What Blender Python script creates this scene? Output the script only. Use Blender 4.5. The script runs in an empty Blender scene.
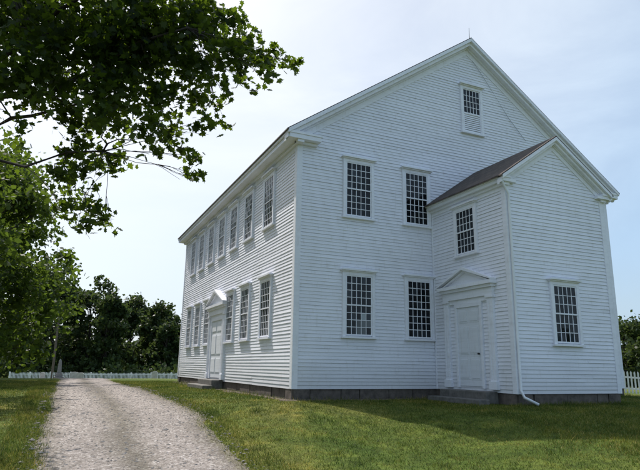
import bpy, math, random
import numpy as np
from mathutils import Vector, Matrix
random.seed(7); rng=np.random.default_rng(11)
scene=bpy.context.scene
scene.view_settings.view_transform='Standard'
scene.view_settings.look='None'
scene.view_settings.exposure=0

# ------------------------------------------------------------------ helpers
def link(o,parent=None):
    scene.collection.objects.link(o)
    if parent: o.parent=parent
    return o
def empty(name,loc=(0,0,0)):
    e=bpy.data.objects.new(name,None); e.location=loc; e.empty_display_size=.3
    return link(e)
class MB:
    def __init__(s): s.v=[]; s.f=[]
    def poly(s,pts):
        b=len(s.v); s.v+= [tuple(p) for p in pts]; s.f.append(tuple(range(b,b+len(pts))))
    def hexa(s,p):   # p: 8 pts bottom 4 then top 4
        b=len(s.v); s.v+=[tuple(q) for q in p]
        for f in ((0,3,2,1),(4,5,6,7),(0,1,5,4),(1,2,6,5),(2,3,7,6),(3,0,4,7)):
            s.f.append(tuple(b+i for i in f))
    def box(s,x0,x1,y0,y1,z0,z1):
        s.hexa([(x0,y0,z0),(x1,y0,z0),(x1,y1,z0),(x0,y1,z0),(x0,y0,z1),(x1,y0,z1),(x1,y1,z1),(x0,y1,z1)])
    def prism(s,a,b):  # two parallel polygons
        n=len(a); k=len(s.v); s.v+=[tuple(q) for q in a]+[tuple(q) for q in b]
        s.f.append(tuple(range(k,k+n))[::-1]); s.f.append(tuple(range(k+n,k+2*n)))
        for i in range(n):
            j=(i+1)%n; s.f.append((k+i,k+j,k+n+j,k+n+i))
    def tube(s,pts,rad,n=8):
        pts=[Vector(p) for p in pts]; rings=[]
        for i,p in enumerate(pts):
            d=(pts[min(i+1,len(pts)-1)]-pts[max(i-1,0)]).normalized()
            u=d.orthogonal().normalized(); w=d.cross(u)
            r=rad[i] if hasattr(rad,'__len__') else rad
            b=len(s.v)
            for k in range(n):
                t=2*math.pi*k/n; s.v.append(tuple(p+u*math.cos(t)*r+w*math.sin(t)*r))
            rings.append(b)
        for a,b in zip(rings[:-1],rings[1:]):
            va=Vector(s.v[a]); best=min(range(n),key=lambda k:(Vector(s.v[b+k])-va).length)
            for k in range(n):
                s.f.append((a+k,a+(k+1)%n,b+(best+k+1)%n,b+(best+k)%n))
        s.f.append(tuple(rings[0]+k for k in range(n))[::-1]); s.f.append(tuple(rings[-1]+k for k in range(n)))
    def obj(s,name,mat,parent=None,bevel=0,smooth=False,fix=True):
        me=bpy.data.meshes.new(name); me.from_pydata(s.v,[],s.f); me.update()
        if fix:
            import bmesh
            bm=bmesh.new(); bm.from_mesh(me); bmesh.ops.recalc_face_normals(bm,faces=bm.faces); bm.to_mesh(me); bm.free()
        o=bpy.data.objects.new(name,me); me.materials.append(mat)
        if smooth: me.polygons.foreach_set('use_smooth',[True]*len(me.polygons))
        if bevel:
            m=o.modifiers.new('bevel','BEVEL'); m.width=bevel; m.segments=2; m.limit_method='ANGLE'
        return link(o,parent)
def np_mesh(name,verts,nper,nfaces,mat,parent=None,tri=None):
    me=bpy.data.meshes.new(name)
    nv=len(verts); me.vertices.add(nv); me.vertices.foreach_set('co',verts.astype(np.float32).ravel())
    me.loops.add(nv); me.loops.foreach_set('vertex_index',np.arange(nv,dtype=np.int32))
    me.polygons.add(nfaces); me.polygons.foreach_set('loop_start',np.arange(0,nv,nper,dtype=np.int32))
    me.update(calc_edges=True); me.validate()
    o=bpy.data.objects.new(name,me); me.materials.append(mat)
    return link(o,parent)

# ------------------------------------------------------------------ materials
class NT:
    def __init__(s,name):
        s.m=bpy.data.materials.new(name); s.m.use_nodes=True; s.t=s.m.node_tree; s.n=s.t.nodes; s.b=s.n['Principled BSDF']
        s.out=s.n['Material Output']
    def new(s,t,**kw):
        n=s.n.new(t)
        for k,v in kw.items():
            if k in n.inputs: n.inputs[k].default_value=v
            else: setattr(n,k,v)
        return n
    def l(s,a,b): s.t.links.new(a,b)
    def coord(s,kind='Object'): return s.new('ShaderNodeTexCoord').outputs[kind]
    def noise(s,scale,detail=4,rough=.6,vec=None,sc=None):
        n=s.new('ShaderNodeTexNoise'); n.inputs['Scale'].default_value=scale; n.inputs['Detail'].default_value=detail; n.inputs['Roughness'].default_value=rough
        v=vec or s.coord()
        if sc:
            mp=s.new('ShaderNodeMapping'); mp.inputs['Scale'].default_value=sc; s.l(v,mp.inputs['Vector']); v=mp.outputs[0]
        s.l(v,n.inputs['Vector']); return n.outputs['Fac']
    def ramp(s,fac,stops):
        r=s.new('ShaderNodeValToRGB'); e=r.color_ramp.elements
        while len(e)<len(stops): e.new(.5)
        for i,(p,c) in enumerate(stops): e[i].position=p; e[i].color=(*c,1) if len(c)==3 else c
        s.l(fac,r.inputs[0]); return r.outputs[0]
    def mix(s,fac,a,b,mode='MIX'):
        m=s.new('ShaderNodeMix'); m.data_type='RGBA'; m.blend_type=mode
        for sock,val in ((m.inputs[0],fac),(m.inputs[6],a),(m.inputs[7],b)):
            if isinstance(val,(int,float)): sock.default_value=val
            elif isinstance(val,tuple): sock.default_value=(*val,1)
            else: s.l(val,sock)
        return m.outputs[2]
    def bump(s,h,strength,dist):
        b=s.new('ShaderNodeBump'); b.inputs['Strength'].default_value=strength; b.inputs['Distance'].default_value=dist
        s.l(h,b.inputs['Height']); s.l(b.outputs[0],s.b.inputs['Normal'])
def g(v): return (v,v,v)

def white_paint(name,base=(.82,.83,.91),dirty=True):
    t=NT(name)
    n1=t.noise(.55,4,.65); n2=t.noise(9,3,.6,sc=(1,1,.35)); n3=t.noise(1.3,3,.7,sc=(.5,.5,9))
    c=t.ramp(n1,[(.3,tuple(b*.93 for b in base)),(.6,base)])
    c=t.mix(.45,c,t.ramp(n3,[(.32,g(.82)),(.55,g(1))]),'MULTIPLY')
    c=t.mix(.4,c,t.ramp(n2,[(.28,(.78,.75,.70)),(.44,g(1))]),'MULTIPLY')
    if dirty:
        sx=t.new('ShaderNodeSeparateXYZ'); t.l(t.coord(),sx.inputs[0])
        mr=t.new('ShaderNodeMapRange'); mr.inputs['From Min'].default_value=-.1; mr.inputs['From Max'].default_value=.9; t.l(sx.outputs[2],mr.inputs[0])
        c=t.mix(1.0,c,t.ramp(mr.outputs[0],[(0,(.80,.79,.76)),(1,g(1))]),'MULTIPLY')
    t.l(c,t.b.inputs['Base Color']); t.b.inputs['Roughness'].default_value=.6
    t.bump(n2,.25,.004); return t.m
M_clap=white_paint('white_clapboard_paint')
M_trim=white_paint('white_trim_paint',(.84,.85,.92),False)
M_door=white_paint('door_paint',(.76,.78,.84),False)
def simple(name,c,rough=.7,metal=0,var=.15,sc=6,bump=.1,bd=.01):
    t=NT(name); n=t.noise(sc,5,.65)
    t.l(t.ramp(n,[(.25,tuple(x*(1-var*2) for x in c)),(.7,tuple(x*(1+var) for x in c))]),t.b.inputs['Base Color'])
    t.b.inputs['Roughness'].default_value=rough; t.b.inputs['Metallic'].default_value=metal
    t.bump(n,bump,bd); return t.m
M_stone=simple('granite_foundation',(.12,.098,.085),.85,0,.3,5,.5,.03)
M_step=simple('granite_step',(.15,.14,.13),.8,0,.25,7,.4,.02)
M_bark=simple('bark',(.045,.036,.03),.9,0,.35,9,.8,.04)
M_soil=simple('bare_soil',(.13,.10,.075),.95,0,.35,14,.9,.03)
M_metal=simple('painted_metal',(.78,.80,.84),.4,.0,.05,4,.05)
M_pole=simple('weathered_pole_wood',(.13,.10,.08),.85)
M_iron=simple('iron',(.04,.04,.042),.5,.6)
M_cable=simple('weathered_cable',(.38,.40,.42),.6,.0)
def glass(name,c,rough):
    t=NT(name)
    r=t.new('ShaderNodeNewGeometry').outputs['Random Per Island']
    t.l(t.ramp(r,[(0,tuple(x*.5 for x in c)),(.75,c),(1,tuple(min(1,x*3+.02) for x in c))]),t.b.inputs['Base Color'])
    t.b.inputs['Roughness'].default_value=rough; t.b.inputs['IOR'].default_value=1.36
    t.bump(t.noise(5,2,.5),.12,.01); return t.m
M_glass=glass('window_glass',(.005,.008,.012),.04)
M_glass_light=glass('window_glass_painted_daylight',(.13,.145,.155),.08)  # opaque panes; light seen through from the far windows painted as paler colour
def shingles():
    t=NT('roof_shingles')
    b=t.new('ShaderNodeTexBrick'); b.inputs['Scale'].default_value=1.0
    b.inputs['Brick Width'].default_value=.28; b.inputs['Row Height'].default_value=.13; b.inputs['Mortar Size'].default_value=.008
    b.inputs['Color1'].default_value=(.115,.09,.08,1); b.inputs['Color2'].default_value=(.065,.052,.048,1); b.inputs['Mortar'].default_value=(.02,.018,.016,1)
    mp=t.new('ShaderNodeMapping'); mp.inputs['Rotation'].default_value=(0,0,math.radians(90)); t.l(t.coord(),mp.inputs['Vector']); t.l(mp.outputs[0],b.inputs['Vector'])
    n=t.noise(2.5,5,.7)
    t.l(t.mix(.7,b.outputs['Color'],t.ramp(n,[(.3,g(.6)),(.7,g(1.1))]),'MULTIPLY'),t.b.inputs['Base Color'])
    t.b.inputs['Roughness'].default_value=.9; t.bump(b.outputs['Fac'],-.6,.01); return t.m
M_roof=shingles()
def grass_ground():
    t=NT('lawn_grass')
    a=t.noise(.22,4,.6); b=t.noise(1.3,4,.7); c=t.noise(38,3,.7); d=t.noise(5,4,.65)
    col=t.ramp(a,[(.32,(.085,.13,.022)),(.5,(.13,.165,.03)),(.68,(.21,.20,.05))])
    col=t.mix(.95,col,t.ramp(b,[(.3,(.5,.62,.5)),(.55,(1.0,1.0,1.0)),(.75,(1.7,1.4,1.3))]),'MULTIPLY')
    col=t.mix(.8,col,t.ramp(d,[(.32,g(.45)),(.62,g(1.15))]),'MULTIPLY')
    col=t.mix(.8,col,t.ramp(c,[(.35,g(.4)),(.65,g(1.3))]),'MULTIPLY')
    t.l(col,t.b.inputs['Base Color']); t.b.inputs['Roughness'].default_value=.95
    t.b.inputs['Specular IOR Level'].default_value=.15
    t.bump(c,.8,.03); return t.m
M_grass=grass_ground()
def blade():
    t=NT('grass_blades')
    r=t.new('ShaderNodeNewGeometry').outputs['Random Per Island']
    col=t.ramp(r,[(0,(.05,.088,.015)),(.5,(.115,.155,.026)),(.85,(.20,.215,.045)),(1,(.38,.33,.14))])
    a=t.noise(.35,3,.6); b=t.noise(1.3,4,.7)
    col=t.mix(.8,col,t.ramp(a,[(.35,(.62,.78,.6)),(.65,(1.35,1.12,1.0))]),'MULTIPLY')
    col=t.mix(.9,col,t.ramp(b,[(.32,(.5,.6,.5)),(.52,(1.0,1.0,1.0)),(.72,(1.7,1.4,1.3))]),'MULTIPLY')
    t.l(col,t.b.inputs['Base Color']); t.b.inputs['Roughness'].default_value=.6; t.b.inputs['Specular IOR Level'].default_value=.2
    tr=t.new('ShaderNodeBsdfTranslucent'); t.l(col,tr.inputs[0])
    mx=t.new('ShaderNodeMixShader'); mx.inputs[0].default_value=.4; t.l(t.b.outputs[0],mx.inputs[1]); t.l(tr.outputs[0],mx.inputs[2]); t.l(mx.outputs[0],t.out.inputs[0])
    return t.m
M_blade=blade()
def gravel():
    t=NT('gravel_drive')
    v=t.new('ShaderNodeTexVoronoi'); v.inputs['Scale'].default_value=34; t.l(t.coord(),v.inputs['Vector'])
    v2=t.new('ShaderNodeTexVoronoi'); v2.inputs['Scale'].default_value=11; t.l(t.coord(),v2.inputs['Vector'])
    bw=t.new('ShaderNodeSeparateColor'); t.l(v.outputs['Color'],bw.inputs[0])
    b2=t.new('ShaderNodeSeparateColor'); t.l(v2.outputs['Color'],b2.inputs[0])
    peb=t.ramp(bw.outputs[0],[(0,(.15,.13,.115)),(.45,(.25,.22,.20)),(.85,(.31,.277,.257)),(1,(.46,.43,.41))])
    n=t.noise(.5,4,.65,sc=(1.6,.35,1)); n2=t.noise(3.5,4,.7); n4=t.noise(22,3,.7)
    uv=t.new('ShaderNodeUVMap').outputs[0]; sx=t.new('ShaderNodeSeparateXYZ'); t.l(uv,sx.inputs[0])
    ad=t.new('ShaderNodeMath'); ad.operation='MULTIPLY_ADD'; t.l(n2,ad.inputs[0]); ad.inputs[1].default_value=.16; t.l(sx.outputs[0],ad.inputs[2])
    k=(1.2,1.18,1.18)
    ruts=t.ramp(ad.outputs[0],[(.06,(.55,.56,.42)),(.15,(.82,.80,.74)),(.27,k),(.40,k),(.56,(.66,.65,.58)),(.70,k),(.88,k),(1.0,(.80,.78,.72)),(1.0,(.75,.74,.6))])
    col=t.mix(1.0,peb,ruts,'MULTIPLY')
    col=t.mix(.9,col,t.ramp(n,[(.3,g(.78)),(.7,g(1.15))]),'MULTIPLY')
    col=t.mix(.8,col,t.ramp(n2,[(.3,g(.78)),(.7,g(1.12))]),'MULTIPLY')
    col=t.mix(.7,col,t.ramp(n4,[(.35,g(.75)),(.65,g(1.15))]),'MULTIPLY')
    col=t.mix(.35,col,t.ramp(b2.outputs[0],[(0,g(.8)),(1,g(1.2))]),'MULTIPLY')
    t.l(col,t.b.inputs['Base Color']); t.b.inputs['Roughness'].default_value=.95; t.b.inputs['Specular IOR Level'].default_value=.2
    t.bump(v.outputs['Distance'],.7,.012); return t.m
M_gravel=gravel()
def foliage(name,dark,mid,light,trans,tmix=.45,clump=.6):
    t=NT(name)
    r=t.new('ShaderNodeNewGeometry').outputs['Random Per Island']
    col=t.ramp(r,[(0,dark),(.55,mid),(1,light)])
    a=t.noise(clump,3,.6)
    col=t.mix(.8,col,t.ramp(a,[(.35,g(.5)),(.65,g(1.25))]),'MULTIPLY')
    t.l(col,t.b.inputs['Base Color']); t.b.inputs['Roughness'].default_value=.5; t.b.inputs['Specular IOR Level'].default_value=.2
    tr=t.new('ShaderNodeBsdfTranslucent'); tr.inputs[0].default_value=(*trans,1)
    mx=t.new('ShaderNodeMixShader'); mx.inputs[0].default_value=tmix; t.l(t.b.outputs[0],mx.inputs[1]); t.l(tr.outputs[0],mx.inputs[2]); t.l(mx.outputs[0],t.out.inputs[0])
    return t.m
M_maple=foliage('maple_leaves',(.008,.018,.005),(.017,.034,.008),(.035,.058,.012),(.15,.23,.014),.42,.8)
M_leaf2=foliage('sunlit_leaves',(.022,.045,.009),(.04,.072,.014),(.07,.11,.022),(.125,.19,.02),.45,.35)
M_far=foliage('distant_leaves',(.020,.038,.013),(.035,.062,.020),(.065,.10,.030),(.085,.125,.03),.35,.12)

# ------------------------------------------------------------------ terrain
W,L=13.5,16.6
def S(t): t=np.clip(t,0,1); return t*t*(3-2*t)
def hgt(x,y):
    x=np.asarray(x,float); y=np.asarray(y,float)
    def dr(x0,x1,y0,y1):
        dx=np.maximum(np.maximum(x0-x,x-x1),0); dy=np.maximum(np.maximum(y0-y,y-y1),0); return np.hypot(dx,dy)
    d=np.minimum(dr(0,W,0,L),dr(4.9,8.8,-3.53,0))
    return (-.30-.09*S(d/5)-.64*S(d/9)*S((8-y)/15)-1.25*S((y-24)/45)-.8*S((x-18)/30)
            +.03*np.sin(x*.45+1)*np.cos(y*.37)*S(d/6))
def axis(a,b,step,far):
    c=list(np.arange(a,b+1e-6,step)); s=step
    lo=[];v=a
    while v>-far: s*=1.25; v-=s; lo.append(v)
    hi=[];v=b;s=step
    while v<far: s*=1.25; v+=s; hi.append(v)
    return np.array(lo[::-1]+c+hi)
gx=axis(-20,30,.5,900); gy=axis(-22,70,.5,900)
X,Y=np.meshgrid(gx,gy); Z=hgt(X,Y)
V=np.stack([X.ravel(),Y.ravel(),Z.ravel()],1); nx=len(gx)
F=[(j*nx+i,j*nx+i+1,(j+1)*nx+i+1,(j+1)*nx+i) for j in range(len(gy)-1) for i in range(nx-1)]
me=bpy.data.meshes.new('ground'); me.from_pydata(V.tolist(),[],F); me.materials.append(M_grass)
me.polygons.foreach_set('use_smooth',[True]*len(F)); link(bpy.data.objects.new('ground',me))
def strip(name,mat,ys,nu,lf,rf_,lift,edge,swap=False):
    rv=[];uvs=[]
    for j,y in enumerate(ys):
        l,r=lf(j,y),rf_(j,y)
        for k in range(nu):
            u=k/(nu-1); q=l+(r-l)*u; x,yy=(y,q) if swap else (q,y)
            rv.append((x,yy,float(hgt(x,yy))+lift-(edge if k in(0,nu-1) else 0))); uvs.append((u,y))
    rf=[(j*nu+i,j*nu+i+1,(j+1)*nu+i+1,(j+1)*nu+i) for j in range(len(ys)-1) for i in range(nu-1)]
    me=bpy.data.meshes.new(name); me.from_pydata(rv,[],rf); me.materials.append(mat)
    ul=me.uv_layers.new(name='UVMap'); idx=np.empty(len(me.loops),dtype=np.int32); me.loops.foreach_get('vertex_index',idx)
    ul.data.foreach_set('uv',np.array(uvs)[idx].astype(np.float32).ravel())
    me.polygons.foreach_set('use_smooth',[True]*len(rf)); return link(bpy.data.objects.new(name,me))
def edgeR(y): return np.interp(y,[-60,-6,2,14,27,40,50,58],[-3.6,-3.1,-2.75,-2.85,-2.7,-3.2,-6,-12])
def edgeL(y): return np.interp(y,[-60,-5,15,31,40,50,58],[-7.2,-6.35,-6.15,-5.7,-6.2,-9.5,-18])
ys=np.arange(-60,55,.25)
sm=lambda k:np.convolve(rng.normal(0,1,900),np.ones(k)/k,'same')
wl,wr=sm(4),sm(4)
strip('gravel_road',M_gravel,ys,13,lambda j,y:edgeL(y)+.06*math.sin(y*.9)+.09*wl[j],lambda j,y:edgeR(y)+.06*math.sin(y*.7+2)+.09*wr[j],.022,.030)
ws=sm(3)
yy=np.arange(-.3,L+.3,.2)
strip('bare_soil',M_soil,yy,6,lambda j,y:-.42-.12*ws[j],lambda j,y:.02,.014,.02)
xx_=np.arange(-.4,4.9,.2)
strip('bare_soil',M_soil,xx_,6,lambda j,y:.0,lambda j,y:-.30-.10*ws[j+100],.018,.02,True)
# loose stones on the drive and verge
n=5200; py=rng.uniform(-8,14,n); u=rng.beta(.8,.8,n); px=edgeL(py)-.15+(edgeR(py)-edgeL(py)+.3)*u
c=np.stack([px,py,hgt(px,py)+.024],1); s=rng.gamma(2.2,.0045,n)+.004
oct_=np.array([(1,0,0),(0,1,0),(-1,0,0),(0,-1,0),(0,0,.7),(0,0,-.7)],float)
tri=np.array([(0,1,4),(1,2,4),(2,3,4),(3,0,4),(1,0,5),(2,1,5),(3,2,5),(0,3,5)])
jt=1+rng.uniform(-.35,.35,(n,6,3)); vv=c[:,None,:]+oct_[None]*jt*s[:,None,None]*np.array([1.2,1,.8])
np_mesh('loose_gravel',vv[:,tri.ravel()].reshape(-1,3),3,n*8,simple('loose_stones',(.27,.245,.23),.9,0,.35,3))
# grass blades
def blades(n,x0,x1,y0,y1,hmin,hmax,wid,filt=None):
    x=rng.uniform(x0,x1,n); y=rng.uniform(y0,y1,n)
    jit=np.abs(rng.normal(0,.17,n))
    keep=~((x>edgeL(y)+.02+jit)&(x<edgeR(y)-.02-jit))
    keep&=~((x>-.02)&(x<W+.02)&(y>-.02)&(y<L)); keep&=~((x>4.88)&(x<8.82)&(y>-3.55)&(y<0.1))
    soil=((x>-.38)&(x<0)&(y>-.3)&(y<L))|((x>-.3)&(x<4.9)&(y>-.28)&(y<0)); keep&=~(soil&(rng.uniform(0,1,n)<.85))
    if filt is not None: keep&=filt(x,y)
    x=x[keep];y=y[keep];n=len(x); z=hgt(x,y)-.005
    patch=.6+.5*np.sin(x*1.9+np.sin(y*1.3)*2)*np.cos(y*1.6+np.sin(x*.9)*2)
    h=rng.uniform(hmin,hmax,n)*(.6+.6*np.clip(patch,0,1)); a=rng.uniform(0,2*np.pi,n); w=wid*rng.uniform(.7,1.3,n)
    lx=rng.normal(0,.5,n)*h; ly=rng.normal(0,.5,n)*h
    v=np.empty((n,3,3)); ca=np.cos(a)*w/2; sa=np.sin(a)*w/2
    v[:,0]=np.stack([x-ca,y-sa,z],1); v[:,1]=np.stack([x+ca,y+sa,z],1); v[:,2]=np.stack([x+lx,y+ly,z+h],1)
    return v.reshape(-1,3),n
parts=[blades(130000,-9.5,8,-10,0,.03,.06,.012),blades(80000,-10,0,0,22,.035,.07,.02,lambda x,y:(x<.3)),
       blades(60000,3,15,-9,0,.035,.07,.014),
       blades(22000,-6.9,-6.0,-9,22,.05,.12,.012),blades(18000,-3.4,-2.5,-9,22,.04,.09,.012),
       blades(2600,-.25,13.8,-.3,0,.06,.18,.012),blades(2500,-.45,0,0,L,.06,.18,.014),blades(1500,4.6,9.1,-3.85,-3.5,.06,.15,.012)]
# scattered taller tufts in the lawn
tc=[(rng.uniform(-9,13),rng.uniform(-9,6)) for _ in range(170)]
for (a_,b_) in tc: parts.append(blades(45,a_-.12,a_+.12,b_-.12,b_+.12,.06,.12,.010))
vv=np.concatenate([p[0] for p in parts]); nn=sum(p[1] for p in parts)
np_mesh('grass',vv,3,nn,M_blade)

# ------------------------------------------------------------------ meeting house
house=empty('white_meeting_house')
class Fr:
    def __init__(s,O,U,N): s.O=Vector((*O,0)); s.U=Vector((*U,0)); s.N=Vector((*N,0))
    def p(s,u,n,z): return s.O+s.U*u+s.N*n+Vector((0,0,z))
    def box(s,mb,u0,u1,n0,n1,z0,z1):
        mb.hexa([s.p(u0,n0,z0),s.p(u1,n0,z0),s.p(u1,n1,z0),s.p(u0,n1,z0),s.p(u0,n0,z1),s.p(u1,n0,z1),s.p(u1,n1,z1),s.p(u0,n1,z1)])
    def prism(s,mb,pts,n0,n1):
        mb.prism([s.p(u,n0,z) for u,z in pts],[s.p(u,n1,z) for u,z in pts])
F_g=Fr((0,0),(1,0),(0,-1)); F_s=Fr((0,0),(0,1),(-1,0)); F_b=Fr((0,L),(1,0),(0,1)); F_r=Fr((W,0),(0,1),(1,0))
PX,PW,PP=4.916,3.873,3.5345
F_ps=Fr((PX,0),(0,-1),(-1,0)); F_pf=Fr((PX,-PP),(1,0),(0,-1)); F_pr=Fr((PX+PW,0),(0,-1),(1,0))
H=7.39; PH=5.76; RS=.70
RZ=7.66
def clap(mb,fr,u0f,u1f,z0,z1,exp=.104):
    z=z0
    while z<z1-1e-4:
        za=z; zb=min(z+exp,z1)
        ua0,ua1=u0f(za),u1f(za); ub0,ub1=u0f(zb),u1f(zb)
        if ua1-ua0<.02: break
        cuts=[0.0]; 
        while cuts[-1]<1: cuts.append(cuts[-1]+random.uniform(2.4,4.6)/max(ua1-ua0,.5))
        cuts[-1]=1.0
        for c0,c1 in zip(cuts[:-1],cuts[1:]):
            o=.021+random.uniform(-.004,.004); dz=random.uniform(-.004,.004)
            a0=ua0+(ua1-ua0)*c0; a1=ua0+(ua1-ua0)*c1; b0=ub0+(ub1-ub0)*c0; b1=ub0+(ub1-ub0)*c1
            mb.poly([fr.p(a0,o,za+dz),fr.p(a1,o,za+dz),fr.p(b1,.003,zb+dz),fr.p(b0,.003,zb+dz)])
            mb.poly([fr.p(a0,0,za+dz),fr.p(a1,0,za+dz),fr.p(a1,o,za+dz),fr.p(a0,o,za+dz)])
        z=zb
cl=MB(); c0=lambda v:(lambda z:v)
def gl(z): return max(0.0,(z-RZ+.12)/RS-.45)
for fr in (F_g,F_b):
    clap(cl,fr,gl,lambda z:W-gl(z),0,12.3)
clap(cl,F_s,c0(0),c0(L),0,H); clap(cl,F_r,c0(0),c0(L),0,H)
clap(cl,F_ps,c0(0),c0(PP),0,PH); clap(cl,F_pr,c0(0),c0(PP),0,PH)
def pl(z): return max(0.0,(z-5.93+.12)/RS-.25)
clap(cl,F_pf,pl,lambda z:PW-pl(z),0,7.25)
cl.obj('clapboard_walls',M_clap,house,fix=False)
core=MB()
core.prism([(.01,.01,-.0),(W-.01,.01,0),(W-.01,.01,7.5),(W/2,.01,12.3),(.01,.01,7.5)],[(.01,L-.01,0),(W-.01,L-.01,0),(W-.01,L-.01,7.5),(W/2,L-.01,12.3),(.01,L-.01,7.5)])
core.prism([(PX+.01,-PP+.01,0),(PX+PW-.01,-PP+.01,0),(PX+PW-.01,-PP+.01,5.8),(PX+PW/2,-PP+.01,7.2),(PX+.01,-PP+.01,5.8)],[(PX+.01,.5,0),(PX+PW-.01,.5,0),(PX+PW-.01,.5,5.8),(PX+PW/2,.5,7.2),(PX+.01,.5,5.8)])
core.obj('wall_core',M_trim,house)
fd=MB()
def stones(fr,length,z0):
    u=-.02
    while u<length:
        w=min(random.uniform(.5,1.5),length+.02-u)
        o=-.02+random.uniform(-.03,.015)
        fr.box(fd,u+.012,u+w-.012,-.5,o,z0,-.012)
        u+=w
    fr.box(fd,.0,length,-.5,-.07,z0,-.014)
for fr,l in ((F_g,W),(F_s,L),(F_b,W),(F_r,L),(F_ps,PP),(F_pf,PW),(F_pr,PP)): stones(fr,l,-.75)
fd.obj('foundation_stones',M_stone,house,bevel=.02)
# trim
tr=MB()
def cb(fr,u0,u1,z0,z1,n=.034): fr.box(tr,u0,u1,-.05,n,z0,z1)
for fr,l,h in ((F_g,W,H),(F_b,W,H)): cb(fr,-.034,.15,-.005,h); cb(fr,l-.15,l+.034,-.005,h)
for fr,l in ((F_s,L),(F_r,L)): cb(fr,.0,.15,-.003,H-.003,.0365); cb(fr,l-.15,l,-.003,H-.003,.0365)
cb(F_pf,-.034,.13,-.005,PH); cb(F_pf,PW-.13,PW+.034,-.005,PH)
for fr in (F_ps,F_pr): cb(fr,PP-.13,PP,-.003,PH-.003,.0365); cb(fr,.03,.11,-.003,PH-.003,.03)
for fr in (F_s,F_r):
    fr.box(tr,.15,L-.15,.0,.032,H-.22,H-.002)
    fr.box(tr,-.28,L+.28,-.1,.12,H-.06,H+.03)
    fr.box(tr,-.32,L+.32,-.1,.40,H+.03,H+.17)
    fr.box(tr,-.34,L+.34,-.1,.46,H+.17,H+.255)
for fr in (F_g,F_b):
    for a,b in ((-.12,.62),(W-.62,W+.12)):
        fr.box(tr,a,b,.003,.12,H-.055,H+.028)
    for a,b in ((-.398,.66),(W-.66,W+.398)):
        fr.box(tr,a,b,.0,.31,H+.032,H+.172)
    for a,b in ((-.455,.70),(W-.70,W+.455)):
        fr.box(tr,a,b,.0,.335,H+.174,H+.25)
def rake(fr,uL,uR,zf,drop,bands):
    um=(uL+uR)/2
    for (d0,d1,n0,n1) in bands:
        for a,b in ((uL,um),(uR,um)):
            fr.prism(tr,[(a,zf(a)-d0),(b,zf(b)-d0),(b,zf(b)-d1),(a,zf(a)-d1)],n0,n1)
zm=lambda x: RZ+(min(x,W-x)+.45)*RS
for fr in (F_g,F_b):
    rake(fr,-.45,W+.45,zm,0,[(-.015,.12,.0,.36),(.121,.24,-.02,.27),(.241,.30,-.02,.10)])
    rake(fr,.10,W-.10,zm,0,[(.30,.52,-.02,.034)])
zp=lambda u: 5.93+(min(u,PW-u)+.25)*RS
for fr in (F_ps,F_pr):
    fr.box(tr,.05,PP-.13,0,.033,PH-.17,PH-.002)
    fr.box(tr,.0,PP+.10,-.1,.10,PH-.05,PH+.03)
    fr.box(tr,.0,PP+.16,-.1,.20,PH+.03,PH+.13)
    fr.box(tr,.0,PP+.18,-.1,.25,PH+.13,PH+.195)
for a,b in ((-.2,.3),(PW-.3,PW+.2)):
    F_pf.box(tr,a,b,.0,.15,PH+.033,PH+.128); 
rake(F_pf,-.25,PW+.25,zp,0,[(-.01,.10,.0,.235),(.101,.19,-.02,.155),(.191,.23,-.02,.07)])
rake(F_pf,.08,PW-.08,zp,0,[(.23,.38,-.02,.034)])
tr.obj('trim_boards',M_trim,house,bevel=.006)
# roofs (thin wooden-shingle slabs)
rf=MB()
for sgn in (0,1):
    f=(lambda x:x) if sgn==0 else (lambda x:W-x)
    a=[(f(-.50),RZ-.035),(f(W/2),RZ-.035+(W/2+.5)*RS),(f(W/2),RZ+.012+(W/2+.5)*RS),(f(-.50),RZ+.012)]
    rf.prism([(x,-.352,z) for x,z in a],[(x,L+.352,z) for x,z in a])
rf.obj('main_roof',M_roof,house,fix=True)
rf=MB()
for sgn in (0,1):
    f=(lambda x:PX+x) if sgn==0 else (lambda x:PX+PW-x)
    a=[(f(-.30),5.93-.03),(f(PW/2),5.93-.03+(PW/2+.3)*RS),(f(PW/2),5.93+.012+(PW/2+.3)*RS),(f(-.30),5.93+.012)]
    rf.prism([(x,-PP-.228,z) for x,z in a],[(x,.0,z) for x,z in a])
rf.obj('porch_roof',M_roof,house)

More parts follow.
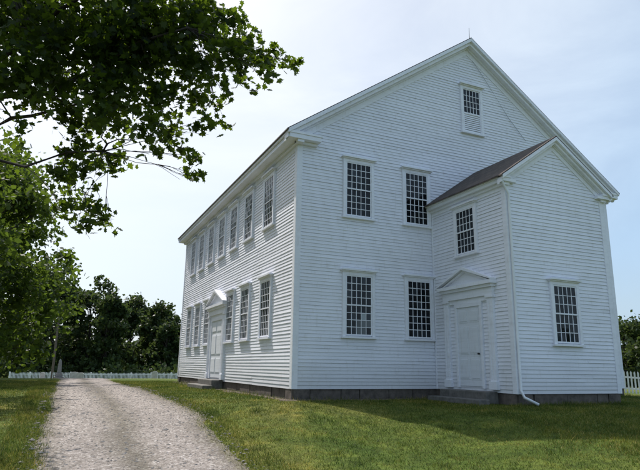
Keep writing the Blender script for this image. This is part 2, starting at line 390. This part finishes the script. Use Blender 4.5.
# windows
fm=MB(); gm=MB(); gl2=MB()
def window(fr,uc,z0,z1,w=.92,cols=5,rows=8,cap=True,light=None,louver=False):
    u0,u1=uc-w/2,uc+w/2
    c=.10
    fr.box(fm,u0-c,u0-.001,-.02,.080,z0-.03,z1); fr.box(fm,u1+.001,u1+c,-.02,.080,z0-.03,z1)
    fr.box(fm,u0-c,u1+c,-.02,.078,z1,z1+.10)
    if cap:
        fr.box(fm,u0-c-.03,u1+c+.03,-.02,.12,z1+.10,z1+.135)
        fr.prism(fm,[(u0-c-.07,z1+.135),(u1+c+.07,z1+.135),(u1+c+.05,z1+.185),(u0-c-.05,z1+.185)],-.02,.17)
    fr.box(fm,u0-c-.03,u1+c+.03,-.02,.115,z0-.085,z0-.03)
    zm_=(z0+z1)/2
    def sash(za,zb,n,rws):
        s=.040
        fr.box(fm,u0,u0+s,.0,n,za,zb); fr.box(fm,u1-s,u1,.0,n,za,zb)
        fr.box(fm,u0+s,u1-s,.0,n-.001,za,za+s); fr.box(fm,u0+s,u1-s,.0,n-.001,zb-s,zb)
        iu0,iu1,iz0,iz1=u0+s,u1-s,za+s,zb-s; m=.0088
        for i in range(1,cols):
            x=iu0+(iu1-iu0)*i/cols; fr.box(fm,x-m,x+m,.01,n-.004,iz0,iz1)
        for j in range(1,rws):
            z=iz0+(iz1-iz0)*j/rws; fr.box(fm,iu0,iu1,.01,n-.007,z-m,z+m)
        for i in range(cols):
            for j in range(rws):
                a=iu0+(iu1-iu0)*i/cols;b=iu0+(iu1-iu0)*(i+1)/cols
                p=iz0+(iz1-iz0)*j/rws;q=iz0+(iz1-iz0)*(j+1)/rws
                t1=random.uniform(-.002,.002);t2=random.uniform(-.002,.002);d=n-.018
                tgt=gl2 if (light and light(i,j,za)) else gm
                tgt.poly([fr.p(a,d+t1,p),fr.p(b,d-t1,p),fr.p(b,d-t1+t2,q),fr.p(a,d+t1+t2,q)])
    if louver:
        zs=z0+(z1-z0)*.42
        sash(zs,z1,.056,4)
        n=9
        fr.box(fm,u0,u0+.04,0,.065,z0,zs); fr.box(fm,u1-.04,u1,0,.065,z0,zs); fr.box(fm,u0+.04,u1-.04,0,.067,zs-.03,zs+.03)
        for k in range(n):
            z=z0+(zs-.03-z0)*k/n; h=(zs-.03-z0)/n
            fm.hexa([fr.p(u0+.04,.06,z),fr.p(u1-.04,.06,z),fr.p(u1-.04,.048,z),fr.p(u0+.04,.048,z),fr.p(u0+.04,.034,z+h*.9),fr.p(u1-.04,.034,z+h*.9),fr.p(u1-.04,.026,z+h*.9),fr.p(u0+.04,.026,z+h*.9)])
    else:
        sash(z0,zm_+.02,.052,rows//2); sash(zm_-.02,z1,.066,rows//2)
zl0,zl1,zu0,zu1=1.55,3.38,5.27,7.05
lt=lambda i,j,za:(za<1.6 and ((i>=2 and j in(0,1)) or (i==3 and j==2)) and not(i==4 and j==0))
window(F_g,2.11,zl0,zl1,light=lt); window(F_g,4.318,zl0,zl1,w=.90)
window(F_g,2.11,zu0,zu1); window(F_g,4.318,zu0,zu1,w=.90)
for u in (9.9,11.5): window(F_g,u,zl0,zl1,w=.9); window(F_g,u,zu0,zu1-.1,w=.9)
window(F_g,6.86,9.05,10.75,w=.80,cols=5,louver=True)
sy=[2.45,4.72,6.72,8.60,10.5,12.45,14.35]
for i,y in enumerate(sy):
    if i!=3: window(F_s,y,zl0,zl1); window(F_r,y,zl0,zl1)
    window(F_s,y,zu0,zu1-.05); window(F_r,y,zu0,zu1-.05)
for x in (2,4.4,6.75,9.1,11.5): window(F_b,x,zl0,zl1); window(F_b,x,zu0,zu1-.1)
window(F_ps,1.80,4.05,5.43,w=.86,cols=5,rows=6)
window(F_pf,1.93,1.36,2.98,w=.90,rows=6)
window(F_pr,1.8,4.05,5.43,w=.86,cols=5,rows=6)
fm.obj('window_frames',M_trim,house,fix=True); gm.obj('window_panes',M_glass,house,fix=False)
gl2.obj('window_panes_light',M_glass_light,house,fix=False)

# doors
dm=MB(); dp=MB()
def doorway(fr,uc,z0,dw,dh,half,ped_rise,ent=.42):
    u0,u1=uc-dw/2,uc+dw/2; zt=z0+dh
    fr.box(dp,u0,u1,0,.035,z0,zt)
    ncol=2
    for c in range(ncol):
        a=u0+.06+(dw-.06)*c/ncol; b=u0+(dw-.06)*(c+1)/ncol
        zz=z0+.18
        for hgt_ in (.27,.36,.17):
            q=zz+dh*hgt_
            fr.box(dp,a,b,.035,.043,zz,q); fr.box(dp,a+.045,b-.045,.043,.056,zz+.045,q-.045)
            zz=q+.10
    for a,b in ((u0-.10,u0-.002),(u1+.002,u1+.10)): fr.box(dm,a,b,-.02,.075,z0-.05,zt)
    fr.box(dm,u0-.10,u1+.10,-.02,.073,zt,zt+.12)
    for s in (-1,1):
        a=uc+s*half; p0,p1=(a,a+.24) if s<0 else (a-.24,a)
        fr.box(dm,p0,p1,-.02,.10,z0-.05,z0+dh+.18)
        fr.box(dm,p0-.03,p1+.03,-.02,.135,z0-.06,z0+.16)
        fr.box(dm,p0-.03,p1+.03,-.02,.135,z0+dh+.18,z0+dh+.25)
        fr.box(dm,p0+.05,p0+.09,.10,.112,z0+.22,z0+dh+.1); fr.box(dm,p1-.09,p1-.05,.10,.112,z0+.22,z0+dh+.1)
    g0=uc-half+.24; g1=uc+half-.24
    fr.box(dm,g0,g1,-.02,.060,zt+.12,z0+dh+.25)
    ze=z0+dh+.25
    fr.box(dm,uc-half-.01,uc+half+.01,-.02,.115,ze,ze+ent*.55)
    fr.box(dm,uc-half-.06,uc+half+.06,-.02,.18,ze+ent*.55,ze+ent*.75)
    fr.box(dm,uc-half-.12,uc+half+.12,-.02,.25,ze+ent*.75,ze+ent)
    zb=ze+ent; hh=half+.12
    fr.prism(dm,[(uc-half+.05,zb),(uc+half-.05,zb),(uc,zb+ped_rise-.12)],-.02,.09)
    for s in (-1,1):
        fr.prism(dm,[(uc+s*hh,zb+.002),(uc+s*hh,zb+.05),(uc,zb+ped_rise+.03),(uc,zb+ped_rise-.07)],-.02,.26)
        fr.prism(dm,[(uc+s*(hh-.13),zb+.003),(uc,zb+ped_rise-.07),(uc,zb+ped_rise-.14),(uc+s*(hh-.25),zb+.003)],-.02,.17)
doorway(F_ps,1.76,.14,1.02,2.28,1.12,.50)
doorway(F_s,8.60,.12,1.7,2.35,1.35,.62)
doorway(F_r,8.60,.12,1.7,2.35,1.35,.62)
dm.obj('door_surrounds',M_trim,house,bevel=.005); dp.obj('doors',M_door,house,bevel=.004)
kn=MB()
kn.tube([F_ps.p(2.18,.03,1.05),F_ps.p(2.18,.10,1.05)],[.02,.03],10)
kn.obj('door_knob',M_iron,house)
st=MB()
F_ps.box(st,.75,2.8,-.02,.42,-.4,.03); F_ps.box(st,.65,2.95,.42,.80,-.6,-.17)
F_s.box(st,7.4,9.8,-.02,.45,-.4,.05); F_s.box(st,7.2,10.0,.45,.85,-.6,-.15)
st.obj('granite_steps',M_step,house,bevel=.02)
ds=MB()
x=PX+.02; y=-PP-.07
ds.tube([(PX-.20,-PP-.12,PH+.10),(PX-.17,-PP-.11,PH-.05),(x+.02,y-.03,PH-.32),(x+.03,y-.01,PH-.5),(x+.03,y-.01,2.5),(x+.03,y-.01,.10),(x+.06,y-.08,-.08),(x+.32,y-.30,-.25)],.038,10)
ds.obj('downspout',M_metal,house,smooth=True)
lr=MB()
lr.tube([(W/2,-.25,12.6),(W/2,-.25,13.2)],[.014,.007],6)
lr.obj('lightning_rod',M_iron,house)
lr=MB(); lr.tube([(W/2+.25,-.05,12.0),(7.6,-.05,11.3),(8.6,-.05,10.0),(9.4,-.05,9.2)],.008,5)
lr.obj('lightning_cable',M_cable,house)

# ------------------------------------------------------------------ trees
MAPLE=np.array([(0,-.5),(.16,-.30),(.42,-.34),(.30,-.08),(.50,.12),(.22,.14),(.20,.30),(0,.55),(-.20,.30),(-.22,.14),(-.50,.12),(-.30,-.08),(-.42,-.34),(-.16,-.30)])
OVAL=np.array([(0,-.5),(.36,-.12),(.22,.34),(-.1,.52),(-.38,.05)])
def leaves(pts,size,shape,upbias=1.0,sv=.35):
    n=len(pts); k=len(shape)
    nrm=rng.normal(0,1,(n,3)); nrm[:,2]+=upbias; nrm/=np.linalg.norm(nrm,axis=1)[:,None]
    t=rng.normal(0,1,(n,3)); t-= (t*nrm).sum(1)[:,None]*nrm; t/=np.linalg.norm(t,axis=1)[:,None]
    b=np.cross(nrm,t); s=size*(1+rng.uniform(-sv,sv,n))
    out=pts[:,None,:]+(t[:,None,:]*shape[None,:,0,None]+b[:,None,:]*shape[None,:,1,None])*s[:,None,None]
    return out.reshape(-1,3)
def blob_pts(blobs):
    out=[]
    for (c,r,per) in blobs:
        n=max(10,int(per*r**2.0))
        m=max(4,int(24*r)); ctr=rng.normal(0,.48,(m,3))*r
        i=rng.integers(0,m,n); p=ctr[i]+rng.normal(0,.17*r+.045,(n,3))
        out.append(p+np.array(c))
    return np.concatenate(out)
def limb(mb,a,b,r0,r1,wob=.1,n=5,seg=6):
    a=Vector(a);b=Vector(b);d=(b-a); pts=[];rr=[]
    for i in range(seg+1):
        t=i/seg; o=Vector((random.uniform(-1,1),random.uniform(-1,1),random.uniform(-.4,1)))*wob*math.sin(math.pi*t)
        pts.append(a+d*t+o); rr.append(r0+(r1-r0)*t)
    mb.tube(pts,rr,n); return pts
CAMP=Vector((-6.1362,-15.2441,.62)); ya=.4266
FW=Vector((math.sin(ya),math.cos(ya),0)); RT=Vector((math.cos(ya),-math.sin(ya),0))
def stand(lat,fwd,z):   # metres right / ahead of the visitor's standpoint, absolute height
    p=Vector((CAMP.x,CAMP.y,0))+RT*lat+FW*fwd; return (p.x,p.y,z)
maple=empty('maple_tree',stand(-11.6,10.5,-.9)); moff=maple.location.copy()
spec=[(-6.45,7.5,.85),(-5.5,7.5,.85),(-4.6,7.5,.8),(-3.8,7.5,.8),(-3.1,7.5,.7),(-2.4,7.4,.6),(-1.95,7.35,.4),
(-6.9,7.1,.8),(-5.9,7.0,.8),(-5.0,7.0,.8),(-4.2,7.0,.75),(-3.4,7.0,.7),(-2.7,7.0,.6),
(-1.75,6.85,.42),(-1.25,6.5,.36),(-.85,6.5,.25),(-.6,6.4,.12),(-1.05,6.1,.15),(-1.5,6.5,.3),(-2.0,6.9,.4),
(-5.8,6.5,.8),(-4.8,6.5,.8),(-3.9,6.5,.7),(-3.05,6.5,.6),(-2.25,6.5,.42),
(-6.1,5.85,.55),(-5.3,5.8,.55),(-4.45,5.75,.65),(-3.7,5.75,.6),(-3.0,5.75,.5),(-2.35,5.8,.38),(-1.95,5.8,.2),(-1.6,6.0,.18),
(-4.65,5.1,.42),(-4.0,5.0,.45),(-3.4,5.0,.38),(-2.75,4.95,.3),(-2.25,5.0,.22),(-1.95,5.2,.12),
(-4.75,4.5,.36),(-4.4,4.1,.34),(-3.95,4.3,.28),(-2.45,4.45,.2),(-2.35,4.05,.15),(-2.55,4.1,.12),(-3.2,4.5,.14),
(-4.55,3.65,.34),(-4.15,3.4,.26),(-3.85,3.05,.12),(-4.35,3.0,.14),(-4.95,3.9,.2),(-4.75,3.35,.17)]
blobs=[];mb=MB()
root=Vector(stand(-11.6,10.5,-1.0)); crotch=Vector(stand(-11.3,10.4,3.2))
mb.tube([root-moff,Vector(stand(-11.55,10.5,.2))-moff,Vector(stand(-11.5,10.45,1.8))-moff,crotch-moff],[.55,.42,.38,.34],12)
main=[]
for tgt,r0 in (((-2.6,9.6,6.9),.13),((-4.2,10.2,4.6),.08),((-3.2,8.8,7.9),.14),((-4.6,11.2,6.3),.10)):
    p=limb(mb,crotch-moff,Vector(stand(*tgt))-moff,r0,.018,.35,7,10); main+=p[3:]
tips=[]
for (la,z,r) in spec:
    f=10+random.uniform(-1.0,1.0); k=f/10
    c=Vector(stand(la*k,f,.62+(z-.62)*k)); blobs.append((c-moff,r*k,1000)); tips.append((c-moff,r))
for _ in range(44):
    a=random.uniform(0,6.28); q=random.uniform(0,1)**.5*4.6
    c=Vector(stand(-11.6+q*math.cos(a),10.5+q*math.sin(a)*.95,random.uniform(5.2,13.5)))
    rel=c-CAMP; fz=rel.dot(FW); la=rel.dot(RT)
    if fz>1 and la/fz>-.60: c.z+=max(0,9.2-c.z)
    blobs.append((c-moff,random.uniform(.8,1.3),380))
    tips.append((c-moff,1))
for la in (-6.6,-5.6,-4.6,-3.6):
    c=Vector(stand(la,10.0,8.6)); blobs.append((c-moff,.8,600)); tips.append((c-moff,.8))
for c,r in tips:
    near=min(main,key=lambda p:(p-c).length+(0.5 if p.z>c.z+1 else 0))
    p=limb(mb,near,c,.018 if r>.3 else .009,.004,.12,5,5)
    for _ in range(2):
        e=c+Vector((random.gauss(0,.4),random.gauss(0,.4),random.gauss(-.1,.3)))*r
        limb(mb,p[3],e,.006,.003,.03,4,3)
mb.obj('trunk_and_limbs',M_bark,maple,smooth=True)
P=blob_pts(blobs)
lv=leaves(P,.135,MAPLE,.9); np_mesh('leaves',lv,len(MAPLE),len(P),M_maple,maple)

def tree(name,base,height,cr,n,leaf,mat,low=.18,trunk=.3,seed=0,nb=46,rag=0,lean=(0,0)):
    r0=random.Random(seed); e=empty(name,base); mb=MB()
    top=Vector((lean[0],lean[1],height*.86)); tk=limb(mb,(0,0,-.3),top,trunk,.04,.18,9,10)
    bl=[]; ph=r0.uniform(0,6.28); lob=[r0.uniform(.7,1.25) for _ in range(6)]
    for i in range(nb):
        t=low+(1-low)*(i+.5)/nb; prof=math.sin(math.pi*min(1,(t-low)/(1-low)*.80+.16))**.7
        a=r0.uniform(0,6.28); q=cr*prof*r0.uniform(.35,.92)*(1+rag*(lob[int((a+ph)/1.05)%6]-1)*1.4)
        c=Vector((math.cos(a)*q+lean[0]*t,math.sin(a)*q+lean[1]*t,height*t*.97+rag*r0.uniform(-1.0,.9)))
        r=cr*r0.uniform(.14 if rag else .17,.34)
        bl.append((c,r)); k=max(1,min(9,int(10*t*.8)))
        limb(mb,tk[k],c,trunk*.22,.015,.2,5,4)
    mb.obj('trunk_and_limbs',M_bark,e,smooth=True)
    w=np.array([b[1]**2 for b in bl]); w/=w.sum(); out=[]
    for (c,r),q in zip(bl,w):
        m=max(6,int(n*q)); kk=9; ctr=rng.normal(0,.55,(kk,3))*r; ctr[:,2]*=.7
        i=rng.integers(0,kk,m); out.append(ctr[i]+rng.normal(0,.26*r,(m,3))+np.array(c))
    P=np.concatenate(out)
    np_mesh('leaves',leaves(P,leaf,OVAL,.6),len(OVAL),len(P),mat,e)
def on(x,y): return (x,y,float(hgt(x,y)))
def at(lat,fwd):
    p=stand(lat,fwd,0); return on(p[0],p[1])
tree('shade_tree',at(-20.8,31),14.5,5.0,26000,.26,M_leaf2,.10,.35,1,60,.6)
tree('shade_tree',at(-26,44),17,6.0,14000,.40,M_leaf2,.12,.4,2,50)
tree('shade_tree',at(-27,22),13,4.6,6000,.35,M_leaf2,.15,.35,3)
tree('shade_tree',on(-12.2,8.5),11.5,4.2,9000,.24,M_leaf2,.30,.32,5,46)
for i,(px,f,h,c) in enumerate(((-38,82,13,5.5),(-33.8,84,14.2,5.0),(-29.6,80,11.2,4.0),(-31.5,96,13.5,4.6),(-25.4,90,10.8,3.6),(-27.5,104,11.5,4.5),(-22.2,84,8.2,3.2),(-19.6,90,9.2,3.2),(-24.5,106,9.5,4.5),(-47,80,14,6),(-44,92,18,6))):
    tree('shade_tree',at(px,f),h,c,6500,.48,M_far,.04,.3,10+i,38,1)
for i,(px,f,h,c) in enumerate(((37,60,10,3.8),(43,62,8.5,4.5),(40,75,9,5),(50,60,11,5))):
    tree('shade_tree',at(px,f),h,c,6000,.42,M_far,.04,.25,30+i,36,1)
out=[]
for i in range(520):
    a=rng.uniform(0,2*math.pi); R=rng.uniform(118,160); x=6+R*math.cos(a); y=R*math.sin(a)+5
    h=rng.uniform(6,12)*(.8+.25*math.sin(a*5)); z0=float(hgt(x,y)); cr=rng.uniform(3,6)
    m=90; u=rng.normal(0,1,(m,3)); u/=np.linalg.norm(u,axis=1)[:,None]; u*=rng.uniform(.6,1.05,m)[:,None]
    out.append(np.array([x,y,z0+h*.5])+u*np.array([cr,cr,h*.5]))
P=np.concatenate(out); np_mesh('distant_woods',leaves(P,1.9,OVAL,.4),len(OVAL),len(P),M_far)
# undergrowth along the far boundary
out=[]
for i in range(90):
    la=-52+i*.55+rng.normal(0,.5); fd_=rng.uniform(74,82); b=at(la,fd_); h=rng.uniform(1.2,3.2)
    m=70; u=rng.normal(0,.5,(m,3)); out.append(np.array([b[0],b[1],b[2]+h*.45])+u*np.array([1.3,1.3,h*.45]))
P=np.concatenate(out); np_mesh('undergrowth_shrubs',leaves(P,.45,OVAL,.5),len(OVAL),len(P),M_far)

# ------------------------------------------------------------------ picket fences
M_fence=white_paint('fence_paint',(.80,.81,.84),False)
def fence(name,a,b,h=1.05,sp=.15,pw=.075):
    a=Vector(a);b=Vector(b);d=(b-a);Ln=d.length;d.normalize();nrm=Vector((-d.y,d.x)); e=empty(name,(*a,0)); pk=MB(); po=MB()
    def q(s,n,z): p=a+d*s+nrm*n; return (p.x-a.x,p.y-a.y,z)
    k=int(Ln/sp)
    for i in range(k):
        s=i*sp; p=a+d*s; z=float(hgt(p.x,p.y)); hh=h+random.uniform(-.012,.012)
        pts=[(s,z+.06),(s+pw,z+.06),(s+pw,z+hh-.08),(s+pw/2,z+hh),(s,z+hh-.08)]
        pk.prism([q(u,0,w) for u,w in pts],[q(u,.02,w) for u,w in pts])
    s=0
    while s<Ln:
        p=a+d*s; z=float(hgt(p.x,p.y)); s2=min(s+2.4,Ln); p2=a+d*s2; z2=float(hgt(p2.x,p2.y))
        po.hexa([q(s-.06,.06,z-.3),q(s+.06,.06,z-.3),q(s+.06,.18,z-.3),q(s-.06,.18,z-.3),q(s-.06,.06,z+h+.05),q(s+.06,.06,z+h+.05),q(s+.06,.18,z+h+.05),q(s-.06,.18,z+h+.05)])
        for zz in (.25,.78):
            po.hexa([q(s,.021,z+zz),q(s2,.021,z2+zz),q(s2,.06,z2+zz),q(s,.06,z+zz),q(s,.021,z+zz+.08),q(s2,.021,z2+zz+.08),q(s2,.06,z2+zz+.08),q(s,.06,z+zz+.08)])
        s+=2.4
    pk.obj('pickets',M_fence,e,fix=True); po.obj('posts_and_rails',M_fence,e)
fence('picket_fence',(-11,63.5),(10,55),sp=.16)
fence('picket_fence',(14.6,10.5),(27,-6.5),h=1.12)

# ------------------------------------------------------------------ churchyard things
def headstone(loc,w,h,rot):
    m=MB(); pts=[(-w/2,-.2),(w/2,-.2),(w/2,h*.8)]+[(w/2*math.cos(t),h*.8+h*.2*math.sin(t)) for t in np.linspace(.2,math.pi-.2,7)]+[(-w/2,h*.8)]
    m.prism([(u,-.04,z) for u,z in pts],[(u,.04,z) for u,z in pts])
    o=m.obj('gravestone',M_slate,None,bevel=.008); o.location=loc; o.rotation_euler=(random.uniform(-.05,.05),0,rot); return o
M_slate=simple('marble_gravestone',(.50,.50,.49),.7,0,.2,4)
for la,f,w,h in ((-23.9,57,.9,.8),(-22.9,56,.7,.7),(-16.3,58,.6,.9),(-27.0,57,.5,.8)):
    headstone(at(la,f),w,h,-.45)
m=MB(); m.box(-.45,.45,-.45,.45,-.3,.35); m.box(-.32,.32,-.32,.32,.35,.7)
m.hexa([(-.20,-.20,.7),(.20,-.20,.7),(.20,.20,.7),(-.20,.20,.7),(-.14,-.14,1.8),(.14,-.14,1.8),(.14,.14,1.8),(-.14,.14,1.8)])
m.hexa([(-.14,-.14,1.8),(.14,-.14,1.8),(.14,.14,1.8),(-.14,.14,1.8),(-.02,-.02,2.05),(.02,-.02,2.05),(.02,.02,2.05),(-.02,.02,2.05)])
o=m.obj('stone_monument',simple('grey_granite',(.22,.22,.22),.8,0,.15),None,bevel=.02); o.location=at(-25.4,57)
m=MB(); m.tube([(0,0,-.5),(0,0,4),(0,0,9.5)],[.15,.13,.10],10); m.box(-1.1,1.1,-.16,-.08,8.7,8.82)
for xx in (-1,-.4,.4,1): m.tube([(xx,-.12,8.82),(xx,-.12,8.98)],.04,6)
o=m.obj('utility_pole',M_pole); o.location=at(-32.0,70); o.rotation_euler=(0,0,.4)

# ------------------------------------------------------------------ light
el=math.radians(53); az=math.atan2(-.31,.951); sx,sy=math.sin(az),math.cos(az)
sd=Vector((sx*math.cos(el),sy*math.cos(el),math.sin(el))).normalized()
sl=bpy.data.lights.new('sun','SUN'); sl.energy=5; sl.angle=math.radians(.53); sl.color=(1,.95,.87)
so=bpy.data.objects.new('sun',sl); so.rotation_euler=(-sd).to_track_quat('-Z','Y').to_euler(); so.location=(-10,30,40); link(so)
w=bpy.data.worlds.new('World'); scene.world=w; w.use_nodes=True; nt=w.node_tree
def N(t): return nt.nodes.new(t)
sky=N('ShaderNodeTexSky'); sky.sky_type='NISHITA'; sky.sun_disc=False; sky.sun_elevation=el; sky.sun_rotation=az
sky.air_density=1.1; sky.dust_density=2.6; sky.ozone_density=1.3; sky.altitude=200
# thin high haze, whiter toward the sun as real haze is
tc=N('ShaderNodeTexCoord'); mp=N('ShaderNodeMapping'); mp.inputs['Scale'].default_value=(1,1.6,3.2); mp.inputs['Rotation'].default_value=(0,.2,.5)
nz=N('ShaderNodeTexNoise'); nz.inputs['Scale'].default_value=1.5; nz.inputs['Detail'].default_value=7; nz.inputs['Roughness'].default_value=.58; nz.inputs['Distortion'].default_value=.5
cr=N('ShaderNodeValToRGB'); cr.color_ramp.elements[0].position=.33; cr.color_ramp.elements[0].color=(.38,.38,.38,1); cr.color_ramp.elements[1].position=.66; cr.color_ramp.elements[1].color=(.88,.88,.88,1)
dt=N('ShaderNodeVectorMath'); dt.operation='DOT_PRODUCT'; dt.inputs[1].default_value=tuple(sd)
mr=N('ShaderNodeMapRange'); mr.inputs['From Min'].default_value=.35; mr.inputs['From Max'].default_value=.85
hz=N('ShaderNodeMix'); hz.data_type='RGBA'; hz.inputs[6].default_value=(3.5,4.9,6.5,1); hz.inputs[7].default_value=(7.2,7.4,7.6,1)
mx=N('ShaderNodeMix'); mx.data_type='RGBA'
k=nt.links.new
k(tc.outputs['Generated'],mp.inputs[0]); k(mp.outputs[0],nz.inputs['Vector']); k(nz.outputs['Fac'],cr.inputs[0]); k(cr.outputs[0],mx.inputs[0]); k(sky.outputs[0],mx.inputs[6])
k(tc.outputs['Generated'],dt.inputs[0]); k(dt.outputs['Value'],mr.inputs[0]); k(mr.outputs[0],hz.inputs[0]); k(hz.outputs[2],mx.inputs[7])
bg=nt.nodes['Background']; bg.inputs[1].default_value=.15
k(mx.outputs[2],bg.inputs[0])

# ------------------------------------------------------------------ camera
f,p,a,r=563.3242,.2298,.4266,.0150
fh=Vector((math.sin(a),math.cos(a),0)); rt=Vector((math.cos(a),-math.sin(a),0)); zz=Vector((0,0,1))
fwd=fh*math.cos(p)+zz*math.sin(p); up=-fh*math.sin(p)+zz*math.cos(p)
R_=rt*math.cos(r)+up*math.sin(r); U_=-rt*math.sin(r)+up*math.cos(r)
cd=bpy.data.cameras.new('camera'); cd.sensor_width=36; cd.lens=f/640*36; cd.clip_end=3000; cd.clip_start=.05
co=bpy.data.objects.new('camera',cd)
co.matrix_world=Matrix(((R_.x,U_.x,-fwd.x,CAMP.x),(R_.y,U_.y,-fwd.y,CAMP.y),(R_.z,U_.z,-fwd.z,CAMP.z),(0,0,0,1)))
link(co); scene.camera=co
